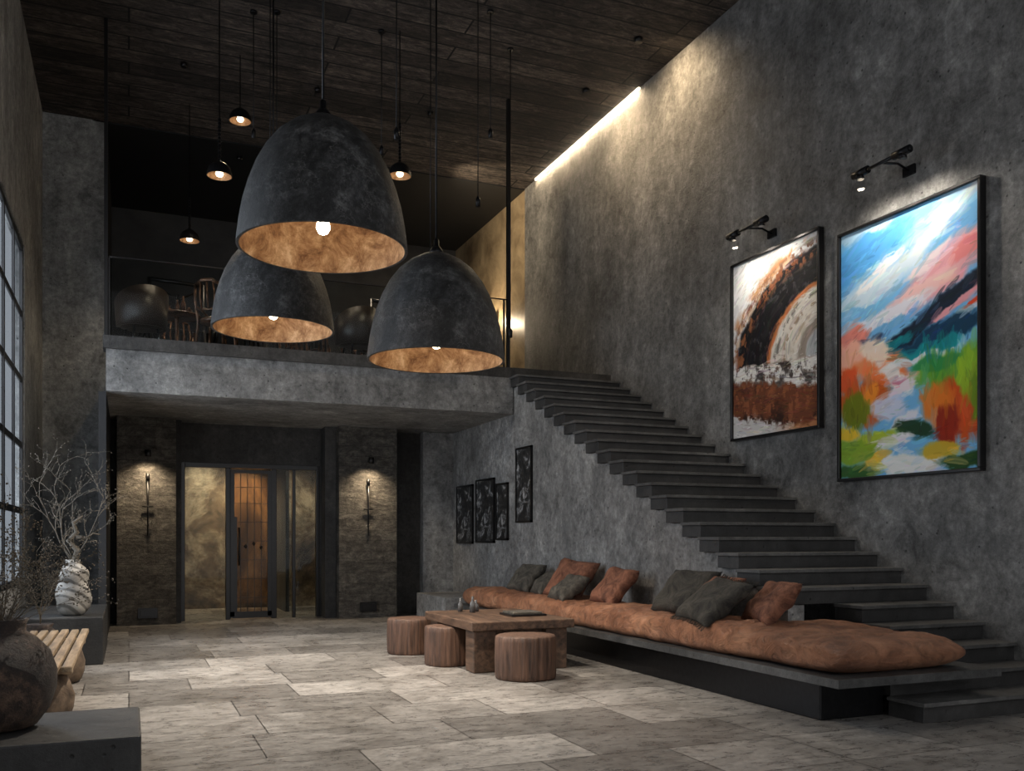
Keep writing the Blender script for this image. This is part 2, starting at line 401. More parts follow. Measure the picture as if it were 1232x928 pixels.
# ---------------------------------------------------------------- paintings (vertex-painted canvases)
def vnoise(s,t,fx,fy,seed):
    rs=np.random.RandomState(seed); gx=rs.rand(int(fy)+4,int(fx)+4)
    x=np.clip(s,0,1)*fx; y=np.clip(t,0,1)*fy; xi=np.floor(x).astype(int); yi=np.floor(y).astype(int)
    xf=x-xi; yf=y-yi
    xf=xf*xf*(3-2*xf); yf=yf*yf*(3-2*yf)
    return (gx[yi,xi]*(1-xf)+gx[yi,xi+1]*xf)*(1-yf)+(gx[yi+1,xi]*(1-xf)+gx[yi+1,xi+1]*xf)*yf
def fbm(s,t,f,seed,ax=1,ay=1):
    return sum(vnoise(s,t,f*ax*2**i,f*ay*2**i,seed+i)*.55**i for i in range(5))/sum(.55**i for i in range(5))
def sm(a,b,x): 
    q=np.clip((x-a)/(b-a),0,1); return q*q*(3-2*q)
class Paint:
    def __init__(s,S,T,base):
        s.S0=S; s.T0=T
        s.S=S+(fbm(S,T,9,300,1,1.4)-.5)*.09; s.T=T+(fbm(S,T,9,310,1,1.4)-.5)*.05; s.C=np.ones(S.shape+(3,))*np.array(base)
    def over(s,m,c,al=1.): m=(m*al)[...,None]; s.C=s.C*(1-m)+np.array(c)*m
    def blob(s,cx,cy,rx,ry,c,ang=0,al=.95,seed=1,ns=.45,f=6,soft=.25,ax=1,ay=1):
        a=math.radians(ang); dx=s.S-cx; dy=(s.T-cy)*1.48
        X=dx*math.cos(a)+dy*math.sin(a); Y=-dx*math.sin(a)+dy*math.cos(a)
        d=np.sqrt((X/rx)**2+(Y/(ry*1.48))**2)+(fbm(s.S,s.T,f,seed,ax,ay)-.5)*ns*2
        s.over(1-sm(1-soft,1+soft,d),c,al)
    def strokes(s,n,seed,angf,Lr,Wr,jit=.18,al=.75,cj=14):
        rs=np.random.RandomState(seed); H,Wd=s.C.shape[:2]
        for i in range(n):
            cx,cy=rs.rand(),rs.rand()
            iy=int(cy*(H-1)); ix=int(cx*(Wd-1)); c=s.C[iy,ix]*(1+rs.uniform(-jit,jit))+rs.uniform(-1,1,3)*cj
            L=rs.uniform(*Lr); wv=rs.uniform(*Wr); a=math.radians(angf(cx,cy,rs))
            x=cx+rs.uniform(-.03,.03); y=cy+rs.uniform(-.02,.02)
            j0=max(0,int((x-L)*Wd)); j1=min(Wd,int((x+L)*Wd)+2); i0=max(0,int((y-L*.7)*H)); i1=min(H,int((y+L*.7)*H)+2)
            if j1<=j0 or i1<=i0: continue
            dx=s.S0[i0:i1,j0:j1]-x; dy=(s.T0[i0:i1,j0:j1]-y)*1.48
            X=dx*math.cos(a)+dy*math.sin(a); Y=-dx*math.sin(a)+dy*math.cos(a)+X*X*rs.uniform(-2,2)
            d=(X/L)**2+(Y/wv)**2
            m=((1-sm(.7,1,d))*al*(.8+.2*np.sin(Y/wv*7+rs.rand()*6)))[...,None]
            s.C[i0:i1,j0:j1]=s.C[i0:i1,j0:j1]*(1-m)+np.clip(c,0,250)*m
def landscape(S,T):
    p=Paint(S,T,(120,188,236)); B=p.blob
    B(.2,.10,.35,.08,(84,162,226),-20,seed=3); B(.8,.06,.45,.06,(168,210,238),-25,seed=4); B(.15,.01,.3,.03,(176,214,240),0,seed=5)
    B(.62,.15,.55,.03,(236,238,240),-30,seed=6,ns=.7,soft=.4); B(.25,.26,.35,.05,(206,226,240),-15,seed=7,soft=.4); B(.15,.33,.25,.03,(120,186,230),0,seed=8)
    B(.9,.13,.2,.035,(114,180,230),-20,seed=9); B(.8,.27,.34,.075,(242,166,172),-24,seed=10); B(.55,.34,.28,.035,(244,198,194),-15,seed=11); B(.95,.22,.14,.03,(240,140,140),-24,seed=12)
    B(.66,.22,.2,.02,(246,224,226),-28,seed=60)
    B(.35,.38,.3,.03,(226,228,240),-10,seed=13); B(.3,.20,.2,.02,(240,242,244),-30,seed=14); B(.1,.43,.16,.05,(236,136,120),0,seed=15)
    B(.45,.415,.22,.02,(112,176,224),-6,seed=16)
    B(.68,.43,.44,.035,(18,30,48),-22,seed=17,ns=.5); B(.92,.355,.18,.02,(16,30,44),-18,seed=18); B(.25,.465,.12,.022,(32,48,84),0,seed=19)
    B(.86,.415,.22,.014,(244,168,176),-22,seed=20); B(.9,.455,.2,.016,(220,228,238),-14,seed=21); B(.97,.43,.08,.01,(234,74,38),-14,seed=22)
    B(.78,.50,.34,.035,(14,56,84),-8,seed=23); B(.68,.545,.26,.022,(24,148,156),-6,seed=24); B(.42,.50,.12,.018,(20,122,134),-15,seed=25)
    B(.2,.55,.3,.075,(246,144,90),10,seed=26); B(.08,.5,.14,.05,(250,184,160),0,seed=27); B(.27,.50,.12,.05,(250,226,206),20,seed=28); B(.05,.6,.12,.05,(232,90,44),0,seed=29)
    B(.35,.6,.2,.035,(246,130,74),10,seed=30); B(.16,.70,.24,.085,(210,88,26),0,seed=31,ax=3,ay=.7); B(.12,.73,.14,.06,(108,124,26),0,seed=32,ax=4,ay=.7); B(.25,.67,.05,.05,(246,148,48),0,seed=61,ax=4,ay=.7)
    B(.6,.575,.3,.016,(226,236,242),-4,seed=33); B(.42,.62,.17,.03,(246,242,240),35,seed=34); B(.5,.67,.16,.03,(240,226,234),-30,seed=35); B(.38,.74,.13,.04,(216,222,244),10,seed=36)
    B(.47,.64,.06,.015,(216,132,156),0,seed=37); B(.5,.79,.1,.025,(236,236,246),-30,seed=62)
    B(.84,.65,.24,.09,(106,170,46),0,seed=38,ax=3,ay=.6); B(.75,.60,.2,.025,(52,146,82),0,seed=39); B(.9,.79,.2,.12,(220,82,30),0,seed=40,ax=4,ay=.6); B(.72,.76,.1,.08,(234,128,44),0,seed=41,ax=4,ay=.6)
    B(.93,.66,.08,.09,(154,198,52),0,seed=42,ax=5,ay=.6); B(.80,.84,.08,.07,(152,46,30),0,seed=43,ax=4,ay=.6); B(.97,.74,.03,.1,(116,152,40),0,seed=63,ax=4,ay=.6)
    B(.6,.84,.14,.035,(34,64,38),20,seed=44); B(.3,.85,.2,.035,(178,196,54),-5,seed=45); B(.12,.9,.2,.05,(136,172,48),0,seed=46); B(.12,.98,.25,.03,(54,96,40),0,seed=47)
    B(.42,.88,.14,.025,(240,236,240),-15,seed=48); B(.5,.965,.28,.035,(246,245,240),0,seed=49); B(.9,.97,.2,.03,(44,76,32),0,seed=50); B(.76,.92,.12,.025,(212,178,52),0,seed=51)
    B(.05,.82,.1,.03,(238,196,50),0,seed=52); B(.3,.93,.1,.02,(240,190,66),-10,seed=64)
    af=lambda x,y,r:(r.uniform(-50,0) if y<.5 else (r.uniform(-25,15) if (.28<x<.62 or y>.85) else r.uniform(65,115)))
    p.strokes(420,2,af,(.03,.09),(.008,.022),.14,.6,10); p.strokes(500,3,af,(.015,.04),(.003,.007),.2,.6,16)
    return p.C
def abstract_ring(S,T):
    p=Paint(S,T,(206,206,206)); S=S+(p.S-S)*.5; T=T+(p.T-T)*.5
    n=fbm(S,T,6,7); n2=fbm(S,T,26,20); n3=fbm(S,T,12,50)
    p.over(sm(.45,.6,n),(228,228,227))
    d=np.sqrt(((S-1.12)/1.14)**2+((T-.60)/.57)**2)+(n-.5)*.05
    top=1-sm(.585,.60,T-.05*S+(n-.5)*.04)
    band=lambda a,b,e=.015: sm(a-e,a+e,d)*(1-sm(b-e,b+e,d))
    p.over(band(.95,1.06,.04)*sm(.40,.62,n3)*top,(190,126,80),.85); p.over(band(.90,1.01,.03)*sm(.44,.6,n2)*top,(100,62,42),.8)
    p.over(band(.60,.94,.02)*top,(20,19,22)); p.over(band(.60,.92)*top*sm(.56,.74,n2),(62,60,62)); p.over(band(.66,.72,.03)*top*sm(.45,.6,n3),(44,42,43),.7)
    p.over(band(.84,.96,.03)*top*sm(.46,.6,n2),(160,96,58),.8); p.over(band(.93,.99,.02)*top*sm(.5,.6,n3),(206,184,160),.7)
    p.over(band(.565,.612)*top,(188,112,64)); p.over(band(.30,.57,.02)*top,(220,212,200)); p.over(band(.42,.45,.02)*top*sm(.4,.6,n2),(150,126,102)); p.over(band(.50,.54,.02)*top*sm(.45,.6,n2),(116,108,102)); p.over(band(.34,.37,.02)*top*sm(.4,.6,n3),(178,160,138))
    p.over(band(.22,.31,.02)*top,(150,138,126)); p.over((1-sm(.2,.24,d))*top,(176,178,180))
    low=1-top
    p.over(low,(112,64,42)) 
    wb=low*(1-sm(.655,.69,T-.12*S+(n2-.5)*.07)); p.over(wb,(226,222,216)); p.over(wb*sm(.54,.68,n2),(84,62,52),.8); p.over(wb*sm(.5,.62,n3),(42,34,32),.8)
    lo2=sm(.66,.70,T-.12*S+(n-.5)*.05)
    p.over(lo2*sm(.44,.6,n),(66,38,29),.85); p.over(lo2*sm(.48,.68,n2),(162,96,62),.7); p.over(sm(.84,.9,T-.1*S+(n-.5)*.2)*(1-sm(.5,.62,n2)),(48,31,26),.8)
    p.over(sm(.90,.94,T-.13*(S-.3)+(n2-.5)*.12),(206,202,198)); p.over(sm(.95,.98,T+(n-.5)*.06)*sm(.45,.9,S),(188,126,84))
    def af(x,y,r):
        if y<.6:
            return math.degrees(math.atan2((y-.6)*1.48/.71,(x-1.12)/1.3))+90+r.uniform(-12,12)
        return r.uniform(-12,18)
    p.strokes(450,12,af,(.03,.09),(.004,.012),.22,.6); p.strokes(900,13,af,(.01,.03),(.002,.005),.4,.7)
    return p.C
def painting(name,y0,y1,z0,z1,func,nx,ny):
    root=empty(name,(W,(y0+y1)/2,(z0+z1)/2))
    hy=(y1-y0)/2; hz=(z1-z0)/2; ft=.035; D=.09
    w=MB()
    w.box(-D,-.002,-hy,hy,-hz,-hz+ft); w.box(-D,-.002,-hy,hy,hz-ft,hz); w.box(-D,-.002,-hy,-hy+ft,-hz+ft,hz-ft); w.box(-D,-.002,hy-ft,hy,-hz+ft,hz-ft)
    w.box(-.04,-.002,-hy+ft,hy-ft,-hz+ft,hz-ft)
    w.done('frame',m_frame,.006,root)
    s=np.linspace(0,1,nx); t=np.linspace(0,1,ny); Sg,Tg=np.meshgrid(s,t)
    C=np.clip(func(Sg,Tg),0,255)/255.; C=np.where(C<=.04045,C/12.92,((C+.055)/1.055)**2.4)
    yy=(hy-ft)-Sg*2*(hy-ft); zz=(hz-ft)-Tg*2*(hz-ft)
    V=np.stack([np.full(Sg.shape,-.055),yy,zz],-1).reshape(-1,3)
    idx=np.arange(nx*ny).reshape(ny,nx)
    F=np.stack([idx[:-1,:-1],idx[1:,:-1],idx[1:,1:],idx[:-1,1:]],-1).reshape(-1,4)
    me=bpy.data.meshes.new('canvas'); me.from_pydata(V.tolist(),[],F.tolist())
    at=me.color_attributes.new('paint','FLOAT_COLOR','POINT')
    at.data.foreach_set('color',np.concatenate([C.reshape(-1,3),np.ones((nx*ny,1))],1).astype(np.float32).ravel())
    a=NT(name+'_paint'); vc=a.n('ShaderNodeVertexColor'); vc.layer_name='paint'
    m=a.out(vc.outputs['Color'],.75,0,a.bump(a.noise(14,6,.7),.1,.01)); m.node_tree.nodes['Principled BSDF'].inputs['Specular IOR Level'].default_value=.2; me.materials.append(m)
    o=bpy.data.objects.new('canvas',me); scene.collection.objects.link(o); o.parent=root
painting('landscape_painting',6.54,8.52,2.17,5.10,landscape,360,530)
painting('abstract_ring_painting',8.83,10.61,2.85,5.31,abstract_ring,320,450)
def pic_light(yc,z,tz,en):
    p=empty('picture_light',(W,yc,z)); xo=-.42
    w=MB(); w.box(-.03,0,-.08,.08,-.05,.05); w.tube([(-.02,0,0),(-.18,0,.05),(xo,0,.02)],.014)
    w.tube([(xo,-.42,.02),(xo,.42,.02)],.02)
    for s in (-1,1):
        w.tube([(xo,s*.18,.02),(xo,s*.4,.02)],.042,seg=16)
        w.lathe([(.045,-.03),(.04,.02)],c=(xo,s*.3,-.02),seg=16)
    w.done('bracket_and_bar',m_blackgl,parent=p)
    w=MB()
    for s in (-1,1): w.lathe([(.03,-.062),(.035,-.052)],c=(xo,s*.3,0),seg=16)
    w.done('lens',emis('lens_emit',(1,.85,.65,1),14),parent=p)
    for s in (-1,1):
        light('lamp_light','SPOT',(xo,s*.3,-.08),en,(1,.90,.78),p,target=None,spot_size=2.9,spot_blend=1.0,shadow_soft_size=.03)
        o=p.children[-1]; o.rotation_euler=Vector((.14,0,-1)).to_track_quat('-Z','Y').to_euler()
pic_light(7.5,5.50,3.6,60); pic_light(9.8,5.52,4.,36)

a=NT('ink_art'); n=a.noise(5,9,.75,dist=1)
m_ink=a.out(a.ramp(n,[(.42,g(.012)),(.52,g(.03)),(.58,g(.25)),(.68,g(.5))]),.5)
for y0,y1,z0,z1 in ((16.15,17.05,1.40,2.52),(15.05,15.97,1.42,2.58),(14.42,14.95,1.47,2.46),(13.42,14.06,1.76,3.0)):
    p=empty('small_ink_picture',(S+.018,(y0+y1)/2,(z0+z1)/2)); hy=(y1-y0)/2; hz=(z1-z0)/2
    w=MB(); w.box(-.04,0,-hy,hy,-hz,-hz+.03); w.box(-.04,0,-hy,hy,hz-.03,hz); w.box(-.04,0,-hy,-hy+.03,-hz,hz); w.box(-.04,0,hy-.03,hy,-hz,hz)
    w.done('frame',m_frame,parent=p)
    MB().box(-.025,0,-hy+.03,hy-.03,-hz+.03,hz-.03).done('print',m_ink,parent=p)

# ---------------------------------------------------------------- platform + mattress + cushions
sofa=empty('daybed_platform')
w=MB(); zt0,zt1=.342,.41
w.box(5.02,5.96,5.5,14.5,zt0,zt1); w.box(5.96,6.77,5.5,6.2,zt0,zt1); w.box(5.96,6.58,6.2,7.24,zt0,zt1)
w.done('top_slab',m_plat,0,sofa)
w=MB(); w.box(5.24,5.92,5.95,14.4,0,zt0); w.done('plinth',m_blackgl,.01,sofa)
def matt():
    NY,NC=340,80; y0,y1=5.58,14.35
    bm=bmesh.new(); rings=[]
    rs=np.random.RandomState(3); ph=rs.rand(12)*6
    for j in range(NY+1):
        f=j/NY; y=y0+(y1-y0)*f
        e0=(y-y0)/.38; e1=(y1-y)/.3
        end=min(1,max(0,1-(1-min(1,e0))**2.4)**.5)*min(1,max(0,1-(1-min(1,e1))**2.4)**.5)
        q=min(1,max(0,(y-6.75)/.55)); q=q*q*(3-2*q)
        xb=6.54*(1-q)+5.93*q; xf=5.07
        cx=(xf+xb)/2; hw=(xb-xf)/2*(.86+.14*end)
        sd=min(abs(((y-5.58)/1.46)%1),1-abs(((y-5.58)/1.46)%1))*1.46
        seam=1-.12*math.exp(-(sd/.05)**2)
        hh=.150*end*seam+.004
        ring=[]
        for i in range(NC):
            a=2*math.pi*i/NC; ca,sa=math.cos(a),math.sin(a)
            X=cx+hw*math.copysign(abs(ca)**.5,ca); Z=hh*math.copysign(abs(sa)**(.62),sa)
            if sa>0:
                u=(X-xf)/(xb-xf)
                Z*=1+.10*math.sin(3.1*y+ph[0]+2*u)+.07*math.sin(7.3*y+5*u+ph[1])+.05*math.sin(13*y-9*u+ph[2])+.045*math.sin(29*y+14*u+ph[3])+.03*math.sin(41*y-22*u+ph[5])
            X+=.014*math.sin(9*y+ph[4])*(1 if ca<0 else 0)
            ring.append(bm.verts.new((X,y,.41+.135+Z*1.0+ (0 if sa>0 else max(Z,-.135)-Z))))
        rings.append(ring)
    for j in range(NY):
        for i in range(NC):
            k=(i+1)%NC; f=bm.faces.new((rings[j][i],rings[j][k],rings[j+1][k],rings[j+1][i])); f.smooth=True
    bm.faces.new(rings[0]); bm.faces.new(rings[-1])
    bmesh.ops.recalc_face_normals(bm,faces=bm.faces)
    me=bpy.data.meshes.new('mattress'); bm.to_mesh(me); bm.free(); me.materials.append(m_leather)
    o=bpy.data.objects.new('mattress',me); scene.collection.objects.link(o); o.parent=sofa
matt()
box('concrete_bench',4.9,5.94,14.6,16.25,0,.5,m_side,.01)

def cushion(loc,size,rot,mat,fringe=False,seed=0):
    rs=random.Random(seed); N=30; a,b,t=size
    w=MB(); bm=w.bm
    def P(u,v,side):
        pin=1-.12*(1-(abs(u)**2))*abs(v)**3; pin2=1-.12*(1-(abs(v)**2))*abs(u)**3
        x=u*a/2*pin2; y=v*b/2*pin
        h=t/2*((1-u**4)*(1-v**4))**.55*(1+.10*math.sin(3*u+seed)*math.cos(4*v+seed*2)+.10*math.sin(8*u*v+seed)+.07*math.sin(9*u+5*v+seed)-.25*math.exp(-((u-.25)**2+(v*.8)**2)*5))
        return (x,y,side*h)
    for side in (1,-1):
        vs=[[bm.verts.new(P(-1+2*i/N,-1+2*j/N,side)) for j in range(N+1)] for i in range(N+1)]
        for i in range(N):
            for j in range(N):
                f=bm.faces.new((vs[i][j],vs[i+1][j],vs[i+1][j+1],vs[i][j+1])); f.smooth=True
    bmesh.ops.remove_doubles(bm,verts=bm.verts,dist=.0005)
    if fringe:
        for i in range(34):
            for sx in (-1,1):
                u=-1+2*i/33; p=Vector(P(sx*1,u*.99,1)); w.tube([p,p+Vector((sx*.03,rs.uniform(-.006,.006),rs.uniform(-.01,.01))),p+Vector((sx*.055,rs.uniform(-.012,.012),rs.uniform(-.01,.01)))],.004,seg=4)
    return w.done('cushion',mat,loc=loc,rot=[math.radians(x) for x in rot])
def lean(x,y,s,mat,tilt=55,yaw=0,roll=0,fr=False,seed=0,t=.22,asp=.8):
    zc=.68+.5*s*asp*math.sin(math.radians(tilt))
    return cushion((x,y,zc),(s*asp,s,t),(roll,-tilt,yaw),mat,fr,seed)
lean(5.64,12.9,.68,m_gray,50,8,0,seed=1)
lean(5.62,12.1,.60,m_gray,42,-10,0,seed=2)
lean(5.64,11.35,.80,m_rust,54,6,8,seed=3)
lean(5.40,10.95,.62,m_gray,38,-6,0,seed=4)
lean(5.62,10.1,.72,m_rust,50,-8,4,seed=5)
lean(5.62,8.50,.76,m_dark,50,8,0,seed=6)
lean(5.66,7.98,.66,m_rust,52,-6,0,seed=8)
lean(5.36,7.62,.80,m_dark,38,-14,4,True,seed=7)
lean(5.70,7.16,.66,m_rust,48,-14,-2,seed=9)

# ---------------------------------------------------------------- table, stools
tb=empty('coffee_table')
w=MB(); w.box(3.47,4.73,9.42,11.15,.475,.575,0); w.done('top',m_table,.012,tb)
w=MB()
for (x,y) in ((3.52,9.50),(4.40,9.50),(3.52,10.80),(4.40,10.80)): w.box(x,x+.27,y,y+.27,0,.475)
w.box(3.6,4.6,9.6,9.68,.36,.475); w.box(3.6,4.6,10.88,10.96,.36,.475)
w.done('legs',m_table,.012,tb)
def stool(x,y,r,h,seed):
    rs=random.Random(seed); ph=[rs.uniform(0,6) for _ in range(5)]
    wob=lambda a,z:1+.02*math.sin(2*a+ph[0])+.015*math.sin(5*a+ph[1])+.010*math.sin(17*a+ph[2])+.008*math.sin(31*a+ph[3])
    MB().lathe([(r*.94,0),(r*.985,.02),(r,.06),(r*1.01,h*.5),(r,h-.06),(r*.985,h-.015),(r*.95,h),(r*.6,h+.003),(r*.02,h+.002)],seg=128,wob=wob).done('log_stool',m_stool,loc=(x,y,0))
stool(3.93,9.0,.325,.465,1); stool(3.50,10.34,.275,.46,2); stool(3.40,11.55,.30,.46,3)
w=MB()
for (x,y,r,h) in ((3.95,10.7,.035,.2),(4.05,10.85,.04,.14),(3.86,10.9,.03,.17)):
    w.lathe([(r,0),(r,h*.55),(r*.4,h*.75),(r*.4,h)],c=(x,y,.577),seg=20)
w.done('glass_bottles',flat('bottle_glass_grey',(.12,.12,.12,1),.15))
w=MB(); w.box(4.15,4.6,9.9,10.3,.577,.60); w.box(4.18,4.55,9.93,10.27,.60,.625,1)
w.done('stacked_books',[m_frame,m_gray],.004)

# ---------------------------------------------------------------- left side: console, bench, vases
box('stone_console',XL+.03,-.28,11.9,14.15,0,.57,m_block,.015)
bn=empty('slatted_bench')
w=MB(); nsl=9
for i in range(nsl):
    x0=-1.28+i*.1
    w.box(x0,x0+.075,7.85,11.1,.46+random.uniform(-.004,.004),.505+random.uniform(-.004,.004))
w.box(-1.27,-.42,8.2,8.3,.40,.46); w.box(-1.27,-.42,10.5,10.6,.40,.46)
w.done('slats',m_slat,.012,bn)
def stump(x,y,h,name,p):
    wob=lambda a,z:1+.07*math.sin(2*a+x)+.04*math.sin(5*a+y)+.03*math.sin(3*a+9*z)
    MB().lathe([(.12,0),(.17,.03),(.2,.12),(.21,.22),(.18,.33),(.15,h)],c=(x,y,0),seg=40,wob=wob).done(name,m_log,parent=p)
stump(-.62,8.3,.40,'stump_1',bn); stump(-1.06,8.3,.40,'stump_2',bn); stump(-.62,10.55,.40,'stump_3',bn); stump(-1.06,10.55,.40,'stump_4',bn)
box('stone_block',XL+.02,.07,6.0,7.05,0,.30,m_block,.015)

def twigs(name,origin,n,h,spread,mat,parent,seed,rad=.006,leaf=.3,lean=(0,0),xmin=-9,side=.5,jit=.16):
    rs=random.Random(seed); w=MB()
    def br(p,d,L,r,depth):
        pts=[p.copy()]; rr=[r]; k=8
        for i in range(k):
            d=(d+Vector((rs.gauss(0,jit),rs.gauss(0,jit),rs.gauss(0,.08)))).normalized()
            if p.x+d.x*L/k<xmin: d.x=abs(d.x)
            p=p+d*L/k; pts.append(p.copy()); rr.append(r*(1-.8*(i+1)/k))
            if depth<2 and i>0 and rs.random()<side:
                nd=(d+Vector((rs.gauss(0,.5),rs.gauss(0,.5),rs.gauss(0,.3)))).normalized()
                br(p.copy(),nd,L*rs.uniform(.3,.55),r*.55,depth+1)
            if depth>=1 and rs.random()<leaf:
                q=p+Vector((rs.gauss(0,.012),rs.gauss(0,.012),rs.gauss(0,.012)))
                s=rs.uniform(.005,.010); M=Matrix.Translation(q)@Euler((rs.random()*3,rs.random()*3,0)).to_matrix().to_4x4()
                w.lathe([(.001,-s),(s*.8,0),(.001,s)],seg=5,M=M,smooth=False,cap=False)
        w.tube(pts,rr,seg=5)
    for i in range(n):
        a=rs.uniform(0,2*math.pi); sp=rs.uniform(.15,1)*spread
        br(Vector(origin),Vector((math.cos(a)*sp+lean[0],math.sin(a)*sp+lean[1],1)).normalized(),h*rs.uniform(.6,1),rad,0)
    return w.done(name,mat,parent=parent)
vp=empty('twisted_ceramic_vase',(-.62,12.25,.572))
prof=[(.10,0),(.14,.02),(.17,.06),(.19,.10),(.2,.15),(.205,.2),(.2,.25),(.19,.3),(.175,.34),(.165,.38),(.17,.41),(.175,.45),(.17,.49),(.16,.52),(.13,.55),(.11,.57),(.08,.60),(.085,.64),(.07,.63),(.06,.58)]
wob=lambda a,z:1+.16*abs(math.sin(1.5*a+9*z))-.08
MB().lathe([(r*.95,z*1.05) for r,z in prof],seg=96,wob=wob).done('body',m_cer,parent=vp)
twigs('branches',(0,0,.6),5,1.25,.30,m_twig,vp,11,.009,.5,(-.02,0),-.6,.7,.22)
w=MB(); w.tube([(0,0,.6),(.05,0,.78),(-.05,.02,.9),(.04,0,1.0),(.0,.02,1.12),(.10,0,1.2)],[.045,.04,.035,.03,.022,.01],seg=10)
w.tube([(.03,0,.95),(.14,0,.93),(.22,0,.99),(.30,0,.97)],[.026,.018,.010,.005],seg=8); w.done('driftwood',m_twig,parent=vp)
jp=empty('dark_clay_jar',(-.74,6.55,.302))
wob=lambda a,z:1+.012*math.sin(3*a+8*z)+.01*math.sin(7*a)
MB().lathe([(.15,0),(.2,.02),(.27,.12),(.31,.25),(.315,.36),(.28,.48),(.20,.57),(.14,.61),(.14,.66),(.16,.69),(.13,.69),(.11,.62)],seg=72,wob=wob).done('body',m_clay,parent=jp)
twigs('dry_branches',(0,0,.6),9,.85,.7,m_twigd,jp,5,.004,.45,(.12,0),-.55)
twigs('dry_branches_light',(0,0,.6),10,.70,1.2,m_twig,jp,6,.003,.5,(.3,0),-.55,.6)
kp=empty('potted_dry_shrub',(-.92,11.5,.0))
MB().lathe([(.13,0),(.17,.03),(.2,.25),(.17,.45),(.12,.5),(.14,.54),(.11,.54)],seg=48).done('pot',m_clay,parent=kp)
twigs('branches',(0,0,.5),6,.95,.45,m_twigd,kp,21,.005,.3,(.05,0),-.38)

# ---------------------------------------------------------------- entrance doors + lobby
d=empty('door_1',(0,0,0))
w=MB(); y0,y1=YB+.0,YB+.12
w.box(dx0,dx0+.07,y0,y1,0,dz); w.box(dx1-.07,dx1,y0,y1,0,dz); w.box(dx0+.07,dx1-.07,y0,y1,dz-.09,dz)
x1=1.68; x2=2.52
w.box(x1-.03,x1+.05,y0,y1,0,dz-.09); w.box(x2-.05,x2+.05,y0,y1,0,dz-.09)
w.box(2.86,2.92,y0,y1,0,dz-.09)
w.done('frame',m_frame,.006,d)
w=MB(); w.box(dx0+.07,x1-.03,y0+.05,y0+.06,.0,dz-.09); w.box(2.92,dx1-.07,y0+.05,y0+.06,0,dz-.09); w.box(x2+.05,2.86,y0+.05,y0+.06,0,dz-.09)
w.done('side_glass',m_glass,0,d)
w=MB(); ya=YB-.02
w.box(x1+.05,x1+.12,ya,ya+.06,.05,dz-.12); w.box(x2-.12,x2-.05,ya,ya+.06,.05,dz-.12); w.box(x1+.12,x2-.12,ya,ya+.06,dz-.18,dz-.12); w.box(x1+.05,x2-.05,ya,ya+.06,.02,.14)
for i in range(1,5):
    x=x1+.11+(x2-x1-.22)*i/5; w.box(x-.006,x+.006,ya+.02,ya+.04,.12,dz-.18)
for z in (.4,.75,1.1,1.45,1.8,2.15,2.45): w.box(x1+.11,x2-.11,ya+.02,ya+.04,z-.005,z+.005)
w.box(x1+.11,x1+.17,ya+.01,ya+.05,.12,1.9)
w.tube([(x1+.2,ya-.05,1.0),(x1+.2,ya-.05,1.7)],.015); w.tube([(x1+.2,ya,1.05),(x1+.2,ya-.05,1.05)],.01); w.tube([(x1+.2,ya,1.65),(x1+.2,ya-.05,1.65)],.01)
for xx,zz in ((2.0,1.35),(2.15,1.4),(2.28,1.33)): w.lathe([(.005,-.04),(.035,0),(.005,.04)],c=(xx,ya+.0,zz),seg=12)
w.done('leaf',m_frame,0,d)
MB().box(x1+.11,x2-.11,ya+.028,ya+.032,.12,dz-.18).done('leaf_glass',glass('bronze_glass',(.74,.70,.64),refl=.3),parent=d)
a=NT('lobby_plaster'); n=a.noise(1.0,10,.74,dist=.6); n2=a.noise(4,8,.72)
c=a.ramp(n,[(.36,lin((46,38,30))),(.5,lin((108,92,72))),(.62,lin((168,156,134)))])
m_lob=a.out(a.mix(c,a.ramp(n2,[(.36,g(.3)),(.58,g(1.1))]),.8,'MULTIPLY'),.6)
a=NT('lobby_bronze'); n=a.noise(1.6,10,.75,scale=(1,1,.4),dist=.5)
m_lobc=a.out(a.ramp(n,[(.36,lin((46,36,27))),(.5,lin((96,76,54))),(.64,lin((152,124,88)))]),.45)
w=MB(); w.box(.3,.4,YB+.15,20.6,0,3.4); w.box(3.9,4.0,YB+.15,20.6,0,3.4); w.box(.3,4.0,20.5,20.7,0,3.4); w.box(.3,4.0,YB+.15,20.6,3.4,3.5)
w.done('wall_lobby',m_lob)
box('bronze_wall_panel',1.95,2.95,20.44,20.5,.1,2.8,m_lobc)
w=MB(); w.box(2.95,3.02,19.0,20.4,0,3.39); w.done('trim_lobby_post',m_darkc)
light('lobby_light','SPOT',(1.5,19.4,3.3),150,(1,.77,.52),target=(1.6,20.3,0),spot_size=2.4,spot_blend=.7,shadow_soft_size=.08)
light('lobby_light_2','SPOT',(2.3,19.9,3.3),190,(1,.66,.36),target=(2.3,20.4,1.9),spot_size=1.5,spot_blend=1,shadow_soft_size=.08)
light('lobby_light_3','SPOT',(3.4,19.0,3.3),90,(1,.77,.52),target=(3.5,20.2,0),spot_size=2.2,spot_blend=.7,shadow_soft_size=.08)

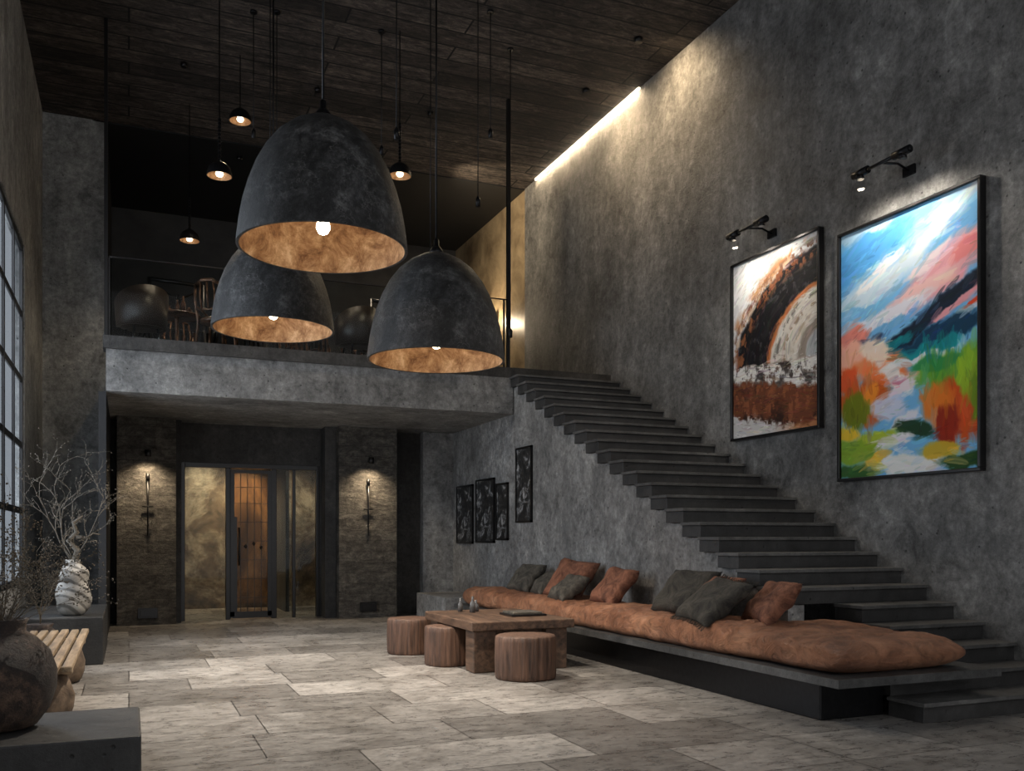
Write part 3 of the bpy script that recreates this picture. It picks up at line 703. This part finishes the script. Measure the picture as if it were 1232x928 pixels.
for xc in (.30,4.17):
    p=empty('wall_downlight',(xc,16.98,2.95))
    w=MB(); w.tube([(0,.02,0),(0,-.22,.02)],.015); w.lathe([(.05,-.06),(.055,.06)],c=(0,-.24,0),seg=20); w.done('housing',m_frame,parent=p)
    light('lamp_light','SPOT',(0,-.24,-.08),95,(1,.78,.52),p,target=None,spot_size=2.3,spot_blend=1.0,shadow_soft_size=.05)
    p.children[-1].rotation_euler=Vector((0,.25,-1)).to_track_quat('-Z','Y').to_euler()
    w=MB(); y=16.96
    w.tube([(xc,y,1.55),(xc,y,2.5)],[.008,.018],seg=8); w.tube([(xc,y,2.5),(xc,y,2.62)],.03,seg=8); w.tube([(xc-.09,y,2.05),(xc+.09,y,2.05)],.012)
    w.tube([(xc-.04,y,1.75),(xc,y,1.7),(xc+.04,y,1.8)],.01)
    w.done('wall_ornament_iron',m_frame)
    w=MB(); w.box(xc-.16,xc+.16,16.95,17.0,.12,.3); w.box(xc-.12,xc+.12,16.93,16.95,.15,.27); w.done('wall_vent_plate',m_frame,.004)

# ---------------------------------------------------------------- mezzanine railing & furniture
rl=empty('glass_railing')
w=MB()
for i in range(4):
    x=-.26+i*(S+.15)/3; w.box(x-.01,x+.01,YS+.12,YS+.16,4.38,5.55)
w.box(-.26,S-.04,YS+.12,YS+.16,5.542,5.555); w.done('posts_and_rail',m_frame,0,rl)
w=MB(); w.box(-.26,S-.05,YS+.135,YS+.145,4.40,5.53); w.done('panes',glass('rail_glass',(.88,.90,.90),refl=.25,base=.004),0,rl)
for xx in (-.33,5.95): box('steel_mullion',xx,xx+.05,YS+.2,YS+.26,4.38,CZ-.002,m_frame)

a=NT('chair_bronze'); n=a.noise(9,5); m_chair=a.out(a.ramp(n,[(.35,(.03,.018,.012,1)),(.65,(.22,.11,.065,1))]),.28,.5)
m_tub=flat('armchair_dark_leather',(.030,.020,.015,1),.38,0,.2)
m_iron=flat('gym_dark_iron',(.05,.048,.046,1),.3,.5,.1)
def chair_mesh():
    w=MB()
    for sx in (-1,1):
        w.tube([(sx*.22,-.22,0),(sx*.20,-.2,.45)],.02,seg=6)
        w.tube([(sx*.22,.24,0),(sx*.2,.2,.45),(sx*.22,.26,.75),(sx*.19,.3,.98)],.022,seg=6)
        w.tube([(sx*.22,.24,.66),(sx*.26,.0,.68),(sx*.24,-.2,.62),(sx*.2,-.2,.45)],.02,seg=6)
    w.lathe([(.2,.43),(.25,.45),(.25,.49),(.2,.51)],seg=24)
    w.tube([(-.19,.3,.98),(-.08,.33,1.04),(.08,.33,1.04),(.19,.3,.98)],.026,seg=6)
    w.tube([(-.21,.24,.62),(0,.3,.6),(.21,.24,.62)],.018,seg=6)
    for x in (-.1,0,.1): w.tube([(x,.27,.6),(x*1.2,.31,.8),(x,.325,1.03)],.016,seg=6)
    return w
def tub_mesh():
    w=MB(); bm=w.bm; N=28
    ro=[]
    for lay,(rr,zt) in enumerate(((.36,1),(.27,1))):
        for zi,z in enumerate((.30,.5,.8)):
            ring=[]
            for i in range(N+1):
                a=math.radians(-30+240*i/N); f=math.sin(max(0,min(1,i/N))*math.pi)
                h=.30+(z-.30)*(.62+.55*f); r=rr+.05*(z-.3)
                ring.append(bm.verts.new((r*math.cos(a),r*math.sin(a),h)))
            ro.append(ring)
    def q(a,b):
        for i in range(N): f=bm.faces.new((a[i],a[i+1],b[i+1],b[i])); f.smooth=True
    q(ro[0],ro[1]); q(ro[1],ro[2]); q(ro[3],ro[4]); q(ro[4],ro[5]); q(ro[2],ro[5]); q(ro[0],ro[3])
    for i in (0,N): 
        bm.faces.new((ro[0][i],ro[1][i],ro[4][i],ro[3][i])); bm.faces.new((ro[1][i],ro[2][i],ro[5][i],ro[4][i]))
    w.lathe([(.2,.28),(.31,.30),(.32,.42),(.27,.46),(.05,.47)],seg=32)
    for a in (45,135,225,315):
        c,s=math.cos(math.radians(a)),math.sin(math.radians(a)); w.tube([(.24*c,.24*s,.3),(.30*c,.30*s,0)],[.022,.012],seg=8,mi=1)
    return w
c0=chair_mesh().done('bistro_chair',m_chair); b0=tub_mesh().done('tub_armchair',[m_tub,m_frame])
def place(o0,name,lst):
    for i,(x,y,r) in enumerate(lst):
        o=o0 if i==0 else bpy.data.objects.new(name,o0.data)
        if i: scene.collection.objects.link(o)
        o.location=(x,y,4.381); o.rotation_euler=(0,0,math.radians(r))
place(c0,'bistro_chair',[(1.25,14.85,150),(2.75,14.95,160),(4.35,14.9,150),(5.6,15.0,170),(.8,17.2,0),(3.0,17.2,20)])
place(b0,'tub_armchair',[(.18,14.95,200),(1.98,14.95,160),(3.5,14.95,190),(4.85,15.55,60),(4.6,17.0,10)])
w=MB(); w.lathe([(.22,0),(.22,.02),(.03,.05),(.03,.7),(.05,.72),(.36,.73),(.38,.75),(.36,.765)],seg=32)
for (x,y,r,h) in ((.1,0,.04,.3),(-.12,.05,.06,.14),(0,-.15,.03,.2),(.18,-.12,.05,.1)): w.lathe([(r,.77),(r,.77+h*.6),(r*.4,.77+h*.8),(r*.5,.77+h)],c=(x,y,0),seg=12)
t0=w.done('bistro_table',m_chair)
place(t0,'bistro_table',[(.72,15.85,0),(2.35,15.85,40),(3.9,15.85,80),(5.6,16.2,10)])
def machine():
    w=MB()
    for x in (-.5,.5):
        w.box(x-.04,x+.04,-.35,.35,0,.07); w.tube([(x,.25,.05),(x,.25,2.1)],.04,seg=8); w.tube([(x,-.3,.05),(x,.2,1.2)],.03,seg=8)
    w.tube([(-.5,.25,2.08),(.5,.25,2.08)],.04,seg=8)
    w.tube([(-.75,.18,1.15),(.75,.18,1.15)],.02,seg=8)
    for x in (-.70,-.62,.62,.70):
        w.tube([(x-.025,.18,1.15),(x+.025,.18,1.15)],.22,seg=24)
    w.box(-.16,.16,-.8,.1,.42,.50,1); w.box(-.05,.05,-.7,-.6,0,.42); w.box(-.05,.05,0,.1,0,.42)
    w.tube([(-.3,.24,1.9),(0,.1,1.7),(.3,.24,1.9)],.02,seg=6)
    return w
q0=machine().done('weight_rack_machine',[m_iron,m_tub])
place(q0,'weight_rack_machine',[(.9,18.6,10),(3.0,18.8,-15),(5.2,18.6,20)])
w=MB()
for z in (5.3,5.9,6.5): w.box(1.0,5.5,21.9,22.4,z,z+.05)
for x in (1.0,2.5,4.0,5.45): w.box(x,x+.05,21.9,22.4,4.38,7.0)
rs=random.Random(4)
for z in (5.35,5.95):
    x=1.15
    while x<5.3:
        h=rs.uniform(.18,.35); w.lathe([(.05,0),(.05,h*.6),(.02,h*.75),(.02,h)],c=(x,22.1,z),seg=8,mi=1); x+=rs.uniform(.16,.4)
w.done('bar_shelf',[m_frame,m_chair])
box('exit_light_box',4.1,4.3,22.44,22.5,6.9,7.0,emis('green_emit',(.1,1,.4,1),2.5))
p=empty('wall_sconce',(W,19.6,6.5))
MB().lathe([(.05,-.15),(.07,.15)],c=(-.1,0,0),seg=16).done('housing',m_frame,parent=p)
light('lamp_light','POINT',(-.35,0,0),60,(1,.78,.52),p,shadow_soft_size=.05)
light('added_panel_spot','SPOT',(-2.2,-2.5,2.2),260,(1,.80,.55),p,target=None,spot_size=1.8,spot_blend=.8,shadow_soft_size=.05)  # added spot in mid-air, apart from the sconce, brightens the warm panel
p.children[-1].rotation_euler=Vector((1,.5,-.4)).to_track_quat('-Z','Y').to_euler()
for x,y,e in ((.8,15.3,170),(2.9,15.3,170),(4.9,15.4,150),(2.0,18.6,220),(4.6,18.6,220)):  # added ceiling spots to lift the mezzanine furniture out of the dark
    tr=empty('added_mezz_spot',(x,y,CZ if y<YU else CZ-.02))
    MB().lathe([(.05,-.06),(.055,0)],seg=20).done('housing',m_frame,parent=tr)
    light('lamp_light','SPOT',(0,0,-.08),e,(1,.80,.58),tr,spot_size=.7,spot_blend=.8,shadow_soft_size=.03)

# ---------------------------------------------------------------- world / daylight
wd=bpy.data.worlds.new('World'); scene.world=wd; wd.use_nodes=True
bg=wd.node_tree.nodes['Background']; bg.inputs[0].default_value=(.96,.97,1.0,1); bg.inputs[1].default_value=1.05
light('daylight_window','AREA',(XL-.9,11.7,3.4),1050,(.97,.97,1),target=(3,11.7,2.4),shape='RECTANGLE',size=4.5,size_y=6)

# ---------------------------------------------------------------- camera
cd=bpy.data.cameras.new('camera'); cam=bpy.data.objects.new('camera',cd); scene.collection.objects.link(cam)
cam.location=(0,0,1.5); cam.rotation_euler=(math.radians(90),0,-math.atan(.419))
cd.sensor_width=36; cd.sensor_fit='HORIZONTAL'; cd.lens=1100/1232*36; cd.shift_y=184/1232; cd.clip_start=.05
scene.camera=cam
